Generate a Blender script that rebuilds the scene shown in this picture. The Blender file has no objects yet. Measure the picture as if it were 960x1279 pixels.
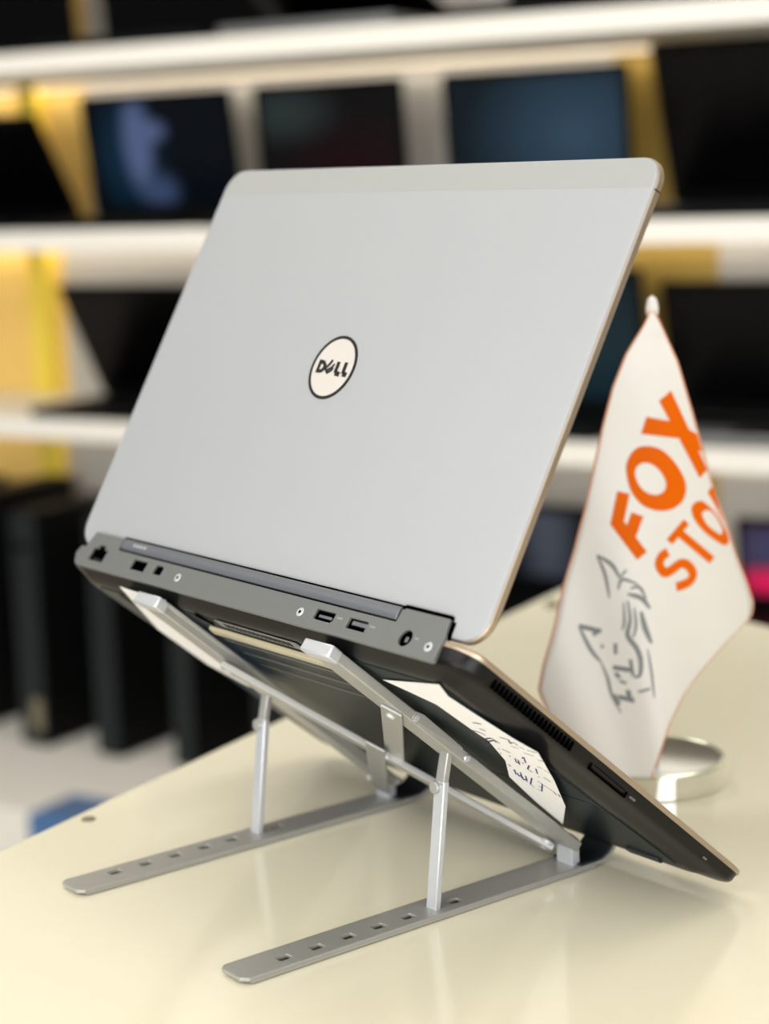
D_OUT = [[-16.69, 120.15], [-12.49, 119.75], [-10.31, 117.94], [-9.75, 115.2], [-11.36, 113.42], [-12.87, 112.87], [-16.76, 112.88]]
D_IN = [[-14.41, 117.78], [-12.91, 117.66], [-12.08, 116.71], [-12.49, 115.29], [-13.38, 114.67], [-14.53, 114.76]]
E_S = [[[-10.07, 115.73], [-7.92, 117.43], [-6.22, 120.42]], [[-10.07, 115.73], [-6.86, 113.17]], [[-7.82, 114.77], [-5.42, 116.04], [-3.5, 118.38]], [[-7.18, 113.15], [-4.62, 114.71], [-3.43, 116.17]]]
L_S = [[[-0.78, 119.77], [-0.65, 113.6], [3.14, 113.04]], [[5.36, 119.78], [5.58, 113.48], [8.92, 113.06]]]
FL = [[-1.52, 277.54], [-5.2, 269.65], [-15.75, 252.75], [-23.29, 234.62], [-29.94, 211.36], [-35.48, 188.25], [-40.78, 165.96], [-47.3, 142.74], [-54.35, 121.56], [-60.42, 98.57], [-67.38, 75.63], [-69.93, 63.02], [-62.41, 43.88], [-46.48, 26.92], [-27.35, 14.6], [-11.68, 9.08]]
FR = [[0.29, 277.49], [2.97, 272.89], [14.12, 247.91], [23.17, 217.46], [30.01, 194.18], [37.43, 167.8], [44.97, 150.12], [51.78, 130.17], [59.0, 112.15], [63.53, 99.38], [62.58, 91.86], [56.71, 87.79], [43.07, 80.77], [28.32, 70.03], [13.0, 57.46], [3.85, 45.12], [-1.37, 32.32], [-7.99, 14.18], [-9.45, 9.61]]
F_S = [[[-9.31, 139.39], [-23.54, 159.22]], [[-23.34, 156.4], [-18.77, 175.29]], [[-16.13, 150.61], [-11.13, 162.77]]]
O1 = [[[-16.75, 185.8], [-16.12, 192.84], [-11.39, 199.51], [-4.23, 201.0], [4.4, 198.06], [12.48, 189.34], [17.85, 178.76], [16.72, 169.86], [9.66, 164.6], [-0.04, 164.34], [-8.65, 168.3], [-14.45, 176.13]], [[-11.77, 184.94], [-10.94, 189.16], [-7.31, 191.6], [-2.31, 190.71], [2.68, 186.5], [5.94, 179.89], [4.64, 174.99], [0.18, 173.13], [-5.58, 174.82], [-9.78, 179.22]]]
X_P = [[[2.79, 226.26], [9.97, 231.83], [31.88, 184.11], [26.88, 180.19]], [[-7.92, 208.2], [-4.59, 217.61], [12.97, 213.54], [25.66, 205.58], [28.75, 194.67], [14.32, 204.44]]]
S_S = [[[6.13, 140.19], [2.43, 138.23], [0.77, 133.8], [3.65, 128.91], [8.31, 129.96], [13.85, 132.8], [18.55, 130.83], [21.5, 125.67], [18.77, 121.4], [10.76, 119.78]]]
T_S = [[[7.19, 145.92], [17.87, 156.17]], [[13.07, 150.86], [34.19, 131.42]]]
O2 = [[[21.19, 162.93], [23.27, 166.24], [28.2, 166.59], [33.96, 161.66], [39.83, 154.04], [44.93, 144.97], [45.91, 139.6], [43.05, 138.35], [37.0, 142.16], [28.67, 149.51], [23.08, 156.89]], [[28.04, 159.02], [29.74, 160.91], [33.09, 160.35], [37.27, 155.97], [41.48, 148.59], [40.98, 145.02], [37.11, 147.25], [31.25, 152.69]]]
R_P = [[[32.03, 171.06], [35.02, 174.23], [36.5, 171.81], [37.63, 167.61], [39.66, 159.94], [42.84, 152.01], [41.13, 154.53], [36.96, 162.97]]]
WOLF = [[[[-34.72, 139.93], [-30.55, 129.42], [-28.38, 115.85]], 1.21], [[[-34.72, 139.93], [-26.71, 134.81], [-22.47, 127.34]], 1.52], [[[-22.47, 127.34], [-18.6, 131.84]], 0.91], [[[-23.4, 120.55], [-21.0, 126.6], [-12.06, 123.47]], 1.21], [[[-18.27, 118.36], [-10.79, 115.98], [-5.6, 109.73]], 1.82], [[[-16.68, 121.35], [-11.34, 121.95], [-7.74, 115.08]], 1.21], [[[-11.05, 108.55], [-9.08, 99.56], [-5.56, 90.46]], 2.12], [[[-7.98, 87.62], [-6.15, 74.17], [-5.1, 59.98]], 0.91], [[[-18.38, 114.61], [-17.2, 104.12], [-18.93, 95.05], [-13.98, 87.67], [-11.98, 80.21], [-12.93, 72.68], [-16.61, 71.76]], 1.82], [[[-20.63, 113.83], [-20.49, 102.53], [-22.08, 97.94]], 0.91], [[[-45.86, 99.69], [-33.58, 96.68]], 2.12], [[[-38.13, 94.64], [-33.55, 97.74]], 1.82], [[[-45.86, 99.69], [-39.89, 86.84], [-34.08, 79.31]], 1.52], [[[-34.08, 79.31], [-30.61, 70.33], [-28.65, 61.35], [-23.75, 50.96]], 1.21], [[[-25.64, 90.18], [-25.79, 84.11]], 1.52], [[[-27.46, 76.46], [-17.98, 75.46]], 2.12], [[[-17.82, 81.51], [-16.59, 72.51]], 1.52], [[[-26.07, 73.49], [-23.94, 70.57]], 1.82], [[[-23.98, 69.05], [-20.36, 67.75]], 1.21], [[[-24.97, 59.95], [-16.23, 58.17]], 2.12], [[[-19.72, 64.0], [-18.4, 58.78]], 2.12], [[[-13.91, 63.29], [-7.2, 65.26]], 1.06], [[[-33.81, 88.35], [-32.33, 88.09]], 1.67], [[[-27.15, 61.38], [-24.36, 55.45]], 1.52], [[[-14.76, 110.87], [-14.02, 101.15], [-16.03, 93.63]], 1.06]]
PAPER = [[92.42, 28.85], [147.97, 11.56], [142.24, 24.83], [146.46, 37.98], [155.01, 58.54], [163.14, 68.67], [142.53, 106.81], [117.83, 147.06], [86.24, 184.48], [88.62, 156.45], [95.24, 126.42], [115.28, 99.56], [125.23, 74.5], [121.98, 65.62], [117.92, 42.4], [103.36, 33.74]]
INK = [[[124.39, 119.32], [112.55, 133.23]], [[123.3, 116.67], [124.39, 119.32]], [[117.33, 124.56], [117.99, 126.78]], [[111.13, 131.26], [112.55, 133.23]], [[110.05, 130.18], [109.74, 127.05]], [[109.74, 127.05], [121.05, 114.6]], [[109.72, 124.15], [116.97, 114.36]], [[112.18, 117.11], [108.28, 123.13]], [[108.28, 123.13], [114.29, 118.93]], [[108.82, 121.11], [116.02, 111.17]], [[111.54, 113.97], [108.23, 119.09]], [[108.23, 119.09], [113.45, 115.32]], [[113.0, 109.81], [107.45, 117.74]], [[110.47, 111.63], [110.51, 112.76]], [[114.12, 103.58], [113.41, 106.19]], [[139.44, 95.66], [133.88, 103.64]], [[130.34, 103.83], [129.13, 101.29]], [[129.13, 101.29], [136.71, 93.68]], [[132.65, 92.67], [132.57, 94.26]], [[126.31, 98.2], [131.66, 90.61]], [[130.53, 89.5], [125.85, 96.19]], [[125.85, 96.19], [129.85, 94.25]], [[141.85, 82.99], [136.09, 91.45]], [[138.51, 85.67], [141.85, 82.99]], [[130.76, 107.79], [131.06, 108.77]], [[128.24, 87.84], [127.42, 89.34]], [[121.56, 88.26], [120.84, 89.7]], [[115.12, 81.35], [116.0, 84.24]], [[116.0, 84.24], [121.9, 78.76]], [[121.23, 81.26], [121.35, 82.85]], [[124.77, 82.34], [126.01, 82.64]]]
SIG = [[[122.15, 65.67], [127.21, 65.01], [129.92, 66.99]], [[119.9, 69.9], [119.35, 73.94], [123.6, 70.39], [121.61, 69.67]], [[123.23, 73.8], [132.17, 68.64], [134.55, 72.7]], [[125.05, 75.13], [132.14, 70.8], [131.51, 73.24]], [[142.7, 62.79], [149.03, 62.54]], [[149.03, 62.54], [145.64, 67.79], [149.47, 64.97]], [[151.36, 63.57], [150.93, 67.46], [150.64, 66.54]]]
PRN = [[[132.59, 58.88], [136.33, 59.65]], [[133.71, 52.61], [141.0, 50.98]], [[150.64, 68.65], [153.71, 69.65]], [[155.02, 69.78], [161.81, 69.21]], [[128.96, 80.93], [133.37, 82.67]], [[153.59, 80.05], [157.68, 80.22]], [[144.06, 91.18], [146.01, 92.75]], [[146.31, 93.7], [148.1, 96.33]], [[136.04, 106.26], [137.08, 110.8]], [[124.11, 120.85], [126.26, 125.51]], [[126.35, 126.05], [124.84, 130.67]], [[127.87, 128.38], [125.96, 132.41]], [[147.84, 75.82], [154.02, 76.1]], [[143.25, 71.02], [147.55, 71.9]]]
LPAPER = [[-86.54, -1.02], [-83.34, 3.81], [-73.54, 13.26], [-78.69, 36.03], [-98.6, 111.63], [-114.77, 108.53], [-127.78, 68.65]]
import bpy, bmesh, math, random
from mathutils import Vector, Matrix
MM = 0.001
C = bpy.context.scene.collection
SC = bpy.context.scene
random.seed(4)

# ------------------------------------------------------------------ materials
def mat(name, col, rough=.5, metal=0., coat=0., noise=0., nscale=20., emit=None, estr=0., spec=.5, bump=0., trans=0.):
    m = bpy.data.materials.new(name); m.use_nodes = True
    nt = m.node_tree; b = nt.nodes['Principled BSDF']
    lin = [((c/255)/12.92 if c/255 <= .04045 else (((c/255)+.055)/1.055)**2.4) for c in col]
    b.inputs['Base Color'].default_value = (*lin, 1)
    b.inputs['Roughness'].default_value = rough
    b.inputs['Metallic'].default_value = metal
    b.inputs['Coat Weight'].default_value = coat
    b.inputs['Coat Roughness'].default_value = .08
    b.inputs['Specular IOR Level'].default_value = spec
    if trans: b.inputs['Transmission Weight'].default_value = trans
    if emit:
        el = [((c/255)/12.92 if c/255 <= .04045 else (((c/255)+.055)/1.055)**2.4) for c in emit]
        b.inputs['Emission Color'].default_value = (*el, 1); b.inputs['Emission Strength'].default_value = estr
    tc = nt.nodes.new('ShaderNodeTexCoord')
    nz = nt.nodes.new('ShaderNodeTexNoise'); nz.inputs['Scale'].default_value = nscale; nz.inputs['Detail'].default_value = 4
    nt.links.new(tc.outputs['Object'], nz.inputs['Vector'])
    if noise:
        mx = nt.nodes.new('ShaderNodeMix'); mx.data_type = 'RGBA'
        mx.inputs['A'].default_value = (*[l*(1-noise) for l in lin], 1); mx.inputs['B'].default_value = (*[min(1, l*(1+noise)) for l in lin], 1)
        nt.links.new(nz.outputs['Fac'], mx.inputs['Factor']); nt.links.new(mx.outputs['Result'], b.inputs['Base Color'])
    if bump:
        bp = nt.nodes.new('ShaderNodeBump'); bp.inputs['Strength'].default_value = bump; bp.inputs['Distance'].default_value = .0004
        nt.links.new(nz.outputs['Fac'], bp.inputs['Height']); nt.links.new(bp.outputs['Normal'], b.inputs['Normal'])
    return m

M = dict(
    lid=mat('silver_lid', (162, 164, 167), .55, .1, noise=.02, nscale=900, bump=.05),
    strip=mat('antenna_strip_grey', (160, 162, 160), .45, .1),
    trim=mat('champagne_trim', (172, 155, 136), .36, .7),
    panel=mat('gunmetal_panel', (120, 122, 121), .45, .5, noise=.04, nscale=900, bump=.08),
    bar=mat('hinge_bar_grey', (126, 129, 136), .35, .6),
    black=mat('black_plastic', (13, 13, 14), .3, 0, bump=.04, nscale=2500, spec=.2),
    bottom=mat('glossy_dark_bottom', (24, 33, 35), .3, 0, spec=.04),
    void=mat('port_black', (2, 2, 3), .8, spec=0.),
    metalport=mat('port_metal', (170, 170, 172), .3, .9),
    white=mat('emblem_white', (196, 190, 184), .35, 0),
    ink=mat('emblem_black', (10, 12, 12), .4),
    alu=mat('brushed_aluminium', (172, 171, 167), .36, .45, noise=.05, nscale=400, bump=.05),
    zinc=mat('bright_aluminium', (206, 209, 214), .33, .5),
    rubber=mat('dark_silicone', (30, 34, 36), .45),
    paper=mat('label_paper', (238, 236, 236), .75, noise=.02, nscale=60),
    penblue=mat('pen_ink', (50, 48, 110), .7), pen=mat('print_ink', (60, 55, 60), .7),
    table=mat('cream_gloss_laminate', (235, 229, 205), .13, 0, noise=.015, nscale=3, spec=.5),
    cab=mat('counter_side_white', (225, 222, 212), .5),
    satin=mat('white_satin', (252, 250, 246), .42, 0, bump=.1, nscale=1500),
    orange=mat('flag_orange', (230, 102, 0), .6, spec=.08), hem=mat('hem_orange', (222, 150, 108), .6), cream=mat('foot_cream_grey', (176, 166, 138), .2),
    wolf=mat('flag_grey_print', (130, 132, 132), .6),
    chrome=mat('polished_chrome', (232, 232, 228), .04, 1.),
    rimm=mat('chrome_rim', (222, 226, 205), .18, .8),
    shelf=mat('white_shelf_board', (240, 236, 228), .45, noise=.01),
    led=mat('led_diffuser', (250, 240, 220), .4, emit=(255, 236, 205), estr=1.2),  # glow of the strips added to brighten the shelves
    wall=mat('wall_paint', (205, 200, 190), .7, noise=.02, nscale=2),
    floor=mat('floor_tiles', (196, 186, 168), .35, noise=.05, nscale=3),
    ceil=mat('ceiling_paint', (240, 238, 232), .8),
    yellow=mat('yellow_back_panel', (246, 208, 118), .55), ochre=mat('ochre_back_panel', (176, 146, 66), .55),
    post=mat('yellow_post', (254, 226, 84), .45), grey=mat('grey_back_panel', (190, 186, 180), .6),
    lapblk=mat('laptop_matte_black', (5, 6, 7), .55, spec=.12), lapgry=mat('laptop_grey_deck', (120, 121, 122), .4, .3),
    key=mat('key_black', (8, 9, 10), .5, spec=.12),
    teal=mat('case_side_black', (22, 29, 31), .5, spec=.3), caseblk=mat('case_black', (5, 6, 7), .6, spec=.15),  # front panels use a lighter black: the lit face is painted in
    sticker=mat('pink_white_label', (196, 180, 186), .5),
    badge=mat('case_badge', (120, 112, 92), .5), blue=mat('blue_carton', (70, 110, 160), .6),
)
def screen(name, base, rough=.12): return mat(name, base, rough, 0, coat=.3)

nt = M['satin'].node_tree; pb = nt.nodes['Principled BSDF']; tr = nt.nodes.new('ShaderNodeBsdfTranslucent'); tr.inputs['Color'].default_value = (.93, .9, .83, 1)
mxs = nt.nodes.new('ShaderNodeMixShader'); mxs.inputs[0].default_value = .3
nt.links.new(pb.outputs[0], mxs.inputs[1]); nt.links.new(tr.outputs[0], mxs.inputs[2]); nt.links.new(mxs.outputs[0], nt.nodes['Material Output'].inputs['Surface'])
# ------------------------------------------------------------------ mesh helpers (input in millimetres)
def link(name, bm, m, parent=None, smooth=True, bevel=0, seg=2):
    me = bpy.data.meshes.new(name)
    bmesh.ops.remove_doubles(bm, verts=bm.verts, dist=1e-5)
    bmesh.ops.recalc_face_normals(bm, faces=bm.faces)
    for v in bm.verts: v.co *= MM
    bm.to_mesh(me); bm.free()
    o = bpy.data.objects.new(name, me); C.objects.link(o)
    me.materials.append(m)
    if smooth:
        for pl in me.polygons: pl.use_smooth = True
        try: me.set_sharp_from_angle(angle=math.radians(35))
        except Exception: pass
    if bevel:
        b = o.modifiers.new('bevel', 'BEVEL'); b.width = bevel*MM; b.segments = seg; b.limit_method = 'ANGLE'; b.angle_limit = math.radians(40)
        try: b.harden_normals = False
        except Exception: pass
    if parent: o.parent = parent
    return o
def box(bm, x0, x1, y0, y1, z0, z1, mtx=None):
    vs = [bm.verts.new(Vector(c) if mtx is None else mtx @ Vector(c)) for c in
          [(x0,y0,z0),(x1,y0,z0),(x1,y1,z0),(x0,y1,z0),(x0,y0,z1),(x1,y0,z1),(x1,y1,z1),(x0,y1,z1)]]
    for f in [(0,3,2,1),(4,5,6,7),(0,1,5,4),(1,2,6,5),(2,3,7,6),(3,0,4,7)]: bm.faces.new([vs[i] for i in f])
def cyl(bm, p, axis, r, h, n=24, r2=None, cap=True):
    p = Vector(p); ax = Vector(axis).normalized()
    q = ax.to_track_quat('Z', 'Y').to_matrix()
    r2 = r if r2 is None else r2
    a = [bm.verts.new(p + q @ Vector((r*math.cos(t*2*math.pi/n), r*math.sin(t*2*math.pi/n), 0))) for t in range(n)]
    b = [bm.verts.new(p + q @ Vector((r2*math.cos(t*2*math.pi/n), r2*math.sin(t*2*math.pi/n), h))) for t in range(n)]
    for i in range(n): bm.faces.new((a[i], a[(i+1)%n], b[(i+1)%n], b[i]))
    if cap: bm.faces.new(a[::-1]); bm.faces.new(b)
def lathe(bm, p, prof, n=64):
    p = Vector(p); rings = []
    for r, z in prof:
        if r < 1e-6: rings.append([bm.verts.new(p+Vector((0,0,z)))])
        else: rings.append([bm.verts.new(p+Vector((r*math.cos(t*2*math.pi/n), r*math.sin(t*2*math.pi/n), z))) for t in range(n)])
    for A, B in zip(rings, rings[1:]):
        for i in range(n):
            j = (i+1) % n
            if len(A) == 1 and len(B) == 1: continue
            if len(A) == 1: bm.faces.new((A[0], B[i], B[j]))
            elif len(B) == 1: bm.faces.new((A[i], A[j], B[0]))
            else: bm.faces.new((A[i], A[j], B[j], B[i]))
def bar(bm, P, Q, w, h, side=(1,0,0)):
    """rectangular bar from P to Q, w along 'side', h perpendicular"""
    P, Q = Vector(P), Vector(Q); d = (Q-P).normalized(); s = Vector(side); s = (s - d*s.dot(d)).normalized(); n = d.cross(s)
    vs = []
    for c in (P, Q):
        for a, b in ((-1,-1),(1,-1),(1,1),(-1,1)): vs.append(bm.verts.new(c + s*a*w/2 + n*b*h/2))
    for f in [(0,3,2,1),(4,5,6,7),(0,1,5,4),(1,2,6,5),(2,3,7,6),(3,0,4,7)]: bm.faces.new([vs[i] for i in f])
def rrect(x0, x1, y0, y1, r, n=8):
    pts = []
    for cx, cy, a0 in ((x1-r, y1-r, 0), (x0+r, y1-r, 90), (x0+r, y0+r, 180), (x1-r, y0+r, 270)):
        for i in range(n+1):
            a = math.radians(a0 + 90*i/n); pts.append((cx+r*math.cos(a), cy+r*math.sin(a)))
    return pts
def loft(bm, loops, cap=True):
    rings = [[bm.verts.new(Vector(p)) for p in L] for L in loops]
    n = len(rings[0])
    for A, B in zip(rings, rings[1:]):
        for i in range(n): bm.faces.new((A[i], A[(i+1)%n], B[(i+1)%n], B[i]))
    if cap: bm.faces.new(rings[0][::-1]); bm.faces.new(rings[-1])
def plate(outer, holes, depth, to3, bm=None):
    """flat plate with holes: 2D outlines (mm) filled, thickened by depth; to3(a, b, c) -> Vector"""
    bm = bm or bmesh.new()
    def ring(pts):
        vs = [bm.verts.new(Vector((x, y, 0))) for x, y in pts]
        return vs, [bm.edges.new((vs[i], vs[(i+1) % len(vs)])) for i in range(len(vs))]
    n0 = len(bm.verts); rings = []; edges = []
    for L in [outer] + list(holes):
        v, e = ring(L); rings.append(v); edges += e
    res = bmesh.ops.triangle_fill(bm, use_beauty=True, use_dissolve=False, edges=edges)
    faces = [g for g in res['geom'] if isinstance(g, bmesh.types.BMFace)]
    top = {}
    if depth:
        for v in [v for r in rings for v in r]: top[v] = bm.verts.new(v.co + Vector((0, 0, depth)))
        for f in faces: bm.faces.new([top[v] for v in f.verts])
        for r in rings:
            for i in range(len(r)):
                a, b = r[i], r[(i+1) % len(r)]; bm.faces.new((a, b, top[b], top[a]))
    for r in rings:
        for v in r:
            w = top.get(v)
            if w: w.co = to3(*w.co)
            v.co = to3(*v.co)
    return bm
def stroke2d(pts, w, sub=3):
    """closed outline of a thick polyline; pts in 2D"""
    P = [Vector(p) for p in pts]
    if len(P) > 2 and sub > 1:
        Q = []
        for i in range(len(P)-1):
            p0 = P[max(i-1, 0)]; p1 = P[i]; p2 = P[i+1]; p3 = P[min(i+2, len(P)-1)]
            for k in range(sub):
                t = k/sub
                Q.append(.5*((2*p1)+(p2-p0)*t+(2*p0-5*p1+4*p2-p3)*t*t+(3*p1-p0-3*p2+p3)*t*t*t))
        Q.append(P[-1]); P = Q
    L, R = [], []
    for i, p in enumerate(P):
        d = (P[min(i+1, len(P)-1)] - P[max(i-1, 0)]).normalized(); n = Vector((-d.y, d.x))
        L.append(p+n*w/2); R.append(p-n*w/2)
    return L, R
def stroke(bm, pts, w, to3, sub=3, div=1, taper=False):
    L, R = stroke2d(pts, w, sub)
    if taper:
        n = len(L)-1
        for i in range(n+1):
            k = .25 + .75*math.sin(math.pi*min(1, (i+.6)/(n+1.2))); c = (L[i]+R[i])/2; L[i] = c+(L[i]-c)*k; R[i] = c+(R[i]-c)*k
    # densify long straight pieces
    LL, RR = [L[0]], [R[0]]
    for i in range(1, len(L)):
        m = max(1, int(((L[i]+R[i])/2-(L[i-1]+R[i-1])/2).length/4)) if div > 1 else 1
        for k in range(1, m+1): LL.append(L[i-1].lerp(L[i], k/m)); RR.append(R[i-1].lerp(R[i], k/m))
    nx = max(1, div)
    rows = [[bm.verts.new(to3(*a.lerp(b, k/nx))) for k in range(nx+1)] for a, b in zip(LL, RR)]
    for A, B in zip(rows, rows[1:]):
        for k in range(nx): bm.faces.new((A[k], A[k+1], B[k+1], B[k]))
def thing(name, label, cat, loc=(0,0,0), rotz=0, group=None, mtx=None):
    o = bpy.data.objects.new(name, None); C.objects.link(o)
    o.empty_display_size = .02
    if mtx is not None: o.matrix_world = mtx
    else: o.location = Vector(loc)*MM; o.rotation_euler = (0, 0, rotz)
    return tag(o, label, cat, group)
def tag(o, label, cat, group=None, kind=None):
    if label: o['label'] = label
    if cat: o['category'] = cat
    if group: o['group'] = group
    if kind: o['kind'] = kind
    return o
def struct(o): o['kind'] = 'structure'; return o

# ================================================================== COUNTER
TOP = [(-436.5, 659), (1100, 470), (1100, -1350), (342, -1350)]
t = thing('shop_counter', 'cream glossy counter holding the raised laptop and the small flag', 'counter', (0, 0, 0))
bm = plate(TOP, [], 28, lambda a, b, c: Vector((a, b, c-28)))
link('countertop', bm, M['table'], t, bevel=2.5, seg=3)
ins = [(-400, 625), (1060, 440), (1060, -1310), (370, -1310)]
bm = plate(ins, [], 872, lambda a, b, c: Vector((a, b, c-900)))
link('counter_body', bm, M['cab'], t, bevel=1)
for n_, (x, y) in enumerate([(-166, -4), (-372, 560)]):
    bm = bmesh.new(); lathe(bm, (0, 0, 0), [(0, -.2), (4 + 2*n_, -.2), (4 + 2*n_, .5 + n_*3), (2.6 + n_, 1.1 + n_*4), (0, 1.2 + n_*4)], 20)
    o = link('screw_cap', bm, M['badge']); o.location = Vector((x, y, .2))*MM
    tag(o, ['tiny dark cap on the counter, left of the far stand rail', 'small dark cap near the far counter corner, behind the flag edge'][n_], 'cap')

# ================================================================== LAPTOP
AL, PY, H0, ROLL = 0.695161, 2.8593, 162.824, 0.005826
BETA = 1.056733
TH = BETA + AL
root_m = Matrix.Translation(Vector((0, 0, H0))*MM) @ Matrix.Rotation(ROLL, 4, 'Y') @ Matrix.Rotation(-AL, 4, 'X')
lap = thing('laptop', 'open silver laptop with round logo, tilted up on the aluminium stand, seen from behind', 'laptop', mtx=root_m)
W2 = 168.5
# --- base body: rounded black tub with sloping underside
def base_loop(inset, z, rear=None, r=13):
    rear = inset*.55 if rear is None else rear
    pts = rrect(-W2+inset, W2-inset, 1+rear, 231.5-inset*1.05, max(4, r-inset*.3), 8)
    out = []
    for x, y in pts:
        k = y/231.5; k = k*k*(3-2*k)
        out.append((x, y, -3.7+(z+3.7)*(1-.25*k)))
    return out
lv = [(0, -6.4, 0), (.3, -8, .1), (.9, -12, .5), (1.6, -13.4, .9), (3.2, -14.4, 1.6), (7, -15.4, 3), (12, -17.2, 6), (15, -18.8, 8.5), (18, -19.5, 11)]
bm = bmesh.new(); loft(bm, [base_loop(a, z, r_) for a, z, r_ in lv][::-1]); base = link('base', bm, M['black'], lap)
# underside cover (glossy panel set in the tub)
bm = bmesh.new(); loft(bm, [[(x, y, z-.5) for x, y, z in base_loop(22, -19.5, 14)], [(x, y, z+.3) for x, y, z in base_loop(21, -19.5, 13)]]); cover = link('bottom_cover', bm, M['bottom'], lap)
# deck trim
def flatloop(inset, z, r=13): return [(x, y, z) for x, y in rrect(-W2+inset, W2-inset, 1, 231.5-inset, r, 8)]
bm = bmesh.new(); loft(bm, [flatloop(0, -6.45), flatloop(-.35, -6), flatloop(-.35, -4.3), flatloop(.5, -3.7)]); link('deck_trim', bm, M['trim'], lap)
bm = bmesh.new()
for r_ in range(6):
    for c_ in range(15): box(bm, -138+c_*18.4, -138+c_*18.4+16, 48+r_*18, 48+r_*18+15.5, -3.72, -2.6)
link('keyboard', bm, M['key'], lap, bevel=.6)
bm = bmesh.new(); box(bm, -50, 50, 165, 222, -3.72, -3.5); link('touchpad', bm, M['lapblk'], lap, bevel=.1)
# --- rear panel with real port openings
YR = -0.6
def seg_arc(cx, cz, r, n=18): return [(cx+r*math.cos(i*2*math.pi/n), cz+r*math.sin(i*2*math.pi/n)) for i in range(n)]
def rc(x0, x1, z0, z1): return [(x0, z0), (x1, z0), (x1, z1), (x0, z1)]
outer = [(-158, -9), (-154.5, -14.2), (-151, -15.6), (149.6, -15.6), (151.2, -14.6), (150.2, -3), (148.0, 5.6), (118.6, 5.6), (116.2, 4.5), (116.2, -1.7), (-121, -1.7), (-121, 5.6), (-150, 5.6), (-152.5, -4), (-157, -6)]
holes = [
    [(-144, -11), (-129, -11), (-129, -3.6), (-133, -3.6), (-133, -1.4), (-140, -1.4), (-140, -3.6), (-144, -3.6)],   # network
    rc(-101.5, -87.5, -10.2, -4.4),                                           # usb left
    [(-79.6, -9.6), (-71.4, -9.6), (-71.4, -5.6), (-72.6, -4.4), (-78.4, -4.4), (-79.6, -5.6)],
    [(61, -9.2), (63.2, -11), (73.4, -11), (75.6, -9.2), (75.6, -5.2), (61, -5.2)],   # hdmi
    rc(86, 99.6, -11.2, -5.2),
    seg_arc(127.4, -8.0, 4.1, 22)]
rp = link('rear_panel', plate(outer, holes, 2.2, lambda a, b, c: Vector((a, YR+c, b))), M['panel'], lap, smooth=False, bevel=.25)
def port(name, x0, x1, z0, z1, dep, tongue=None, tm='void'):
    bm = bmesh.new(); y1 = YR+dep
    vs = [bm.verts.new(Vector(c)) for c in [(x0,YR+.3,z0),(x1,YR+.3,z0),(x1,YR+.3,z1),(x0,YR+.3,z1),(x0,y1,z0),(x1,y1,z0),(x1,y1,z1),(x0,y1,z1)]]
    for f in [(4,5,6,7),(0,1,5,4),(1,2,6,5),(2,3,7,6),(3,0,4,7)]: bm.faces.new([vs[i] for i in f])
    o = link(name, bm, M['void'], rp, smooth=False)
    if tongue:
        b2 = bmesh.new(); box(b2, *tongue); link('port_contact', b2, M[tm], o, bevel=.15)
    return o
port('network_port', -144.2, -128.8, -11.2, -1.2, 9, (-140.5, -132.5, YR+1.4, YR+8, -10.8, -8.6), 'trim')
port('usb_port', -101.7, -87.3, -10.4, -4.2, 8, (-100, -89, YR+1.2, YR+7.5, -7.1, -5.1))
port('display_port', -79.8, -71.2, -9.8, -4.2, 7, (-78, -73, YR+1.2, YR+6.5, -7.4, -6.2))
port('hdmi_port', 60.8, 75.8, -11.2, -5, 8, (63.6, 73.2, YR+1, YR+7.5, -8.6, -7.2), 'bar')
port('usb_port', 85.8, 99.8, -11.4, -5, 8, (88, 99, YR+1, YR+7.5, -8.1, -6.0), 'bar')
port('power_port', 123, 131.8, -12.4, -3.6, 9, (126.4, 128.2, YR+1.2, YR+8, -9.4, -6.8), 'bar')
# metal liners of the two near sockets
bm = bmesh.new(); box(bm, 86.1, 99.5, YR+.2, YR+6, -11.15, -10.6); box(bm, 61.4, 75.2, YR+.2, YR+6, -10.95, -10.4); link('socket_liner', bm, M['metalport'], rp)
for x, z in ((-55.5, -8.2), (50.6, -8.9), (143.9, -9.2)):
    bm = bmesh.new(); cyl(bm, (x, YR+.1, z), (0, -1, 0), 2.4, .35, 24, 2.1); s_ = link('screw', bm, M['zinc'], rp)
    bm = bmesh.new(); cyl(bm, (x, YR-.2, z), (0, -1, 0), .95, .12, 6); link('screw_socket', bm, M['void'], s_)
for xs in ((77.8, 79.2, 80.6), (101.8, 103.2, 104.6), (133.6, 135)):
    bm = bmesh.new()
    for x in xs: box(bm, x, x+.7, YR-.06, YR+.02, -7.4, -6.5)
    link('port_icon', bm, M['lid'], rp, smooth=False)
bm = bmesh.new(); box(bm, 117, 148, -.55, 2, 5.5, 7.3); link('hinge_gap', bm, M['void'], lap, smooth=False)  # solid black strip paints the shade of the gap
bm = bmesh.new(); box(bm, -121, 117, -.3, 2, 5.4, 6.7); link('hinge_gap', bm, M['void'], lap, smooth=False)  # same painted shade, a thin black strip along the lid's foot
# dark gap behind bar, hinge bar, end block
bm = bmesh.new(); box(bm, -150, 150, .8, 3.5, -14, 5.2); link('hinge_recess', bm, M['void'], lap)
bm = bmesh.new(); loft(bm, [[(-119.4, y, z), ] + [] for y, z in []] or [[(x, 1.2, -.6), (x, 1.2, 5.7), (x, -.2, 5.9), (x, -1.1, 5.2), (x, -1.3, 2.5), (x, -.9, .2), (x, -.2, -.6)] for x in (-118.8, 115.2)])
link('hinge_bar', bm, M['bar'], lap, bevel=.2)
bm = bmesh.new()
for k in range(4): box(bm, -108+k*3.4, -106+k*3.4, -1.36, -1.28, 1.8, 3.6)
link('bar_print', bm, M['lid'], lap, smooth=False)
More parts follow.
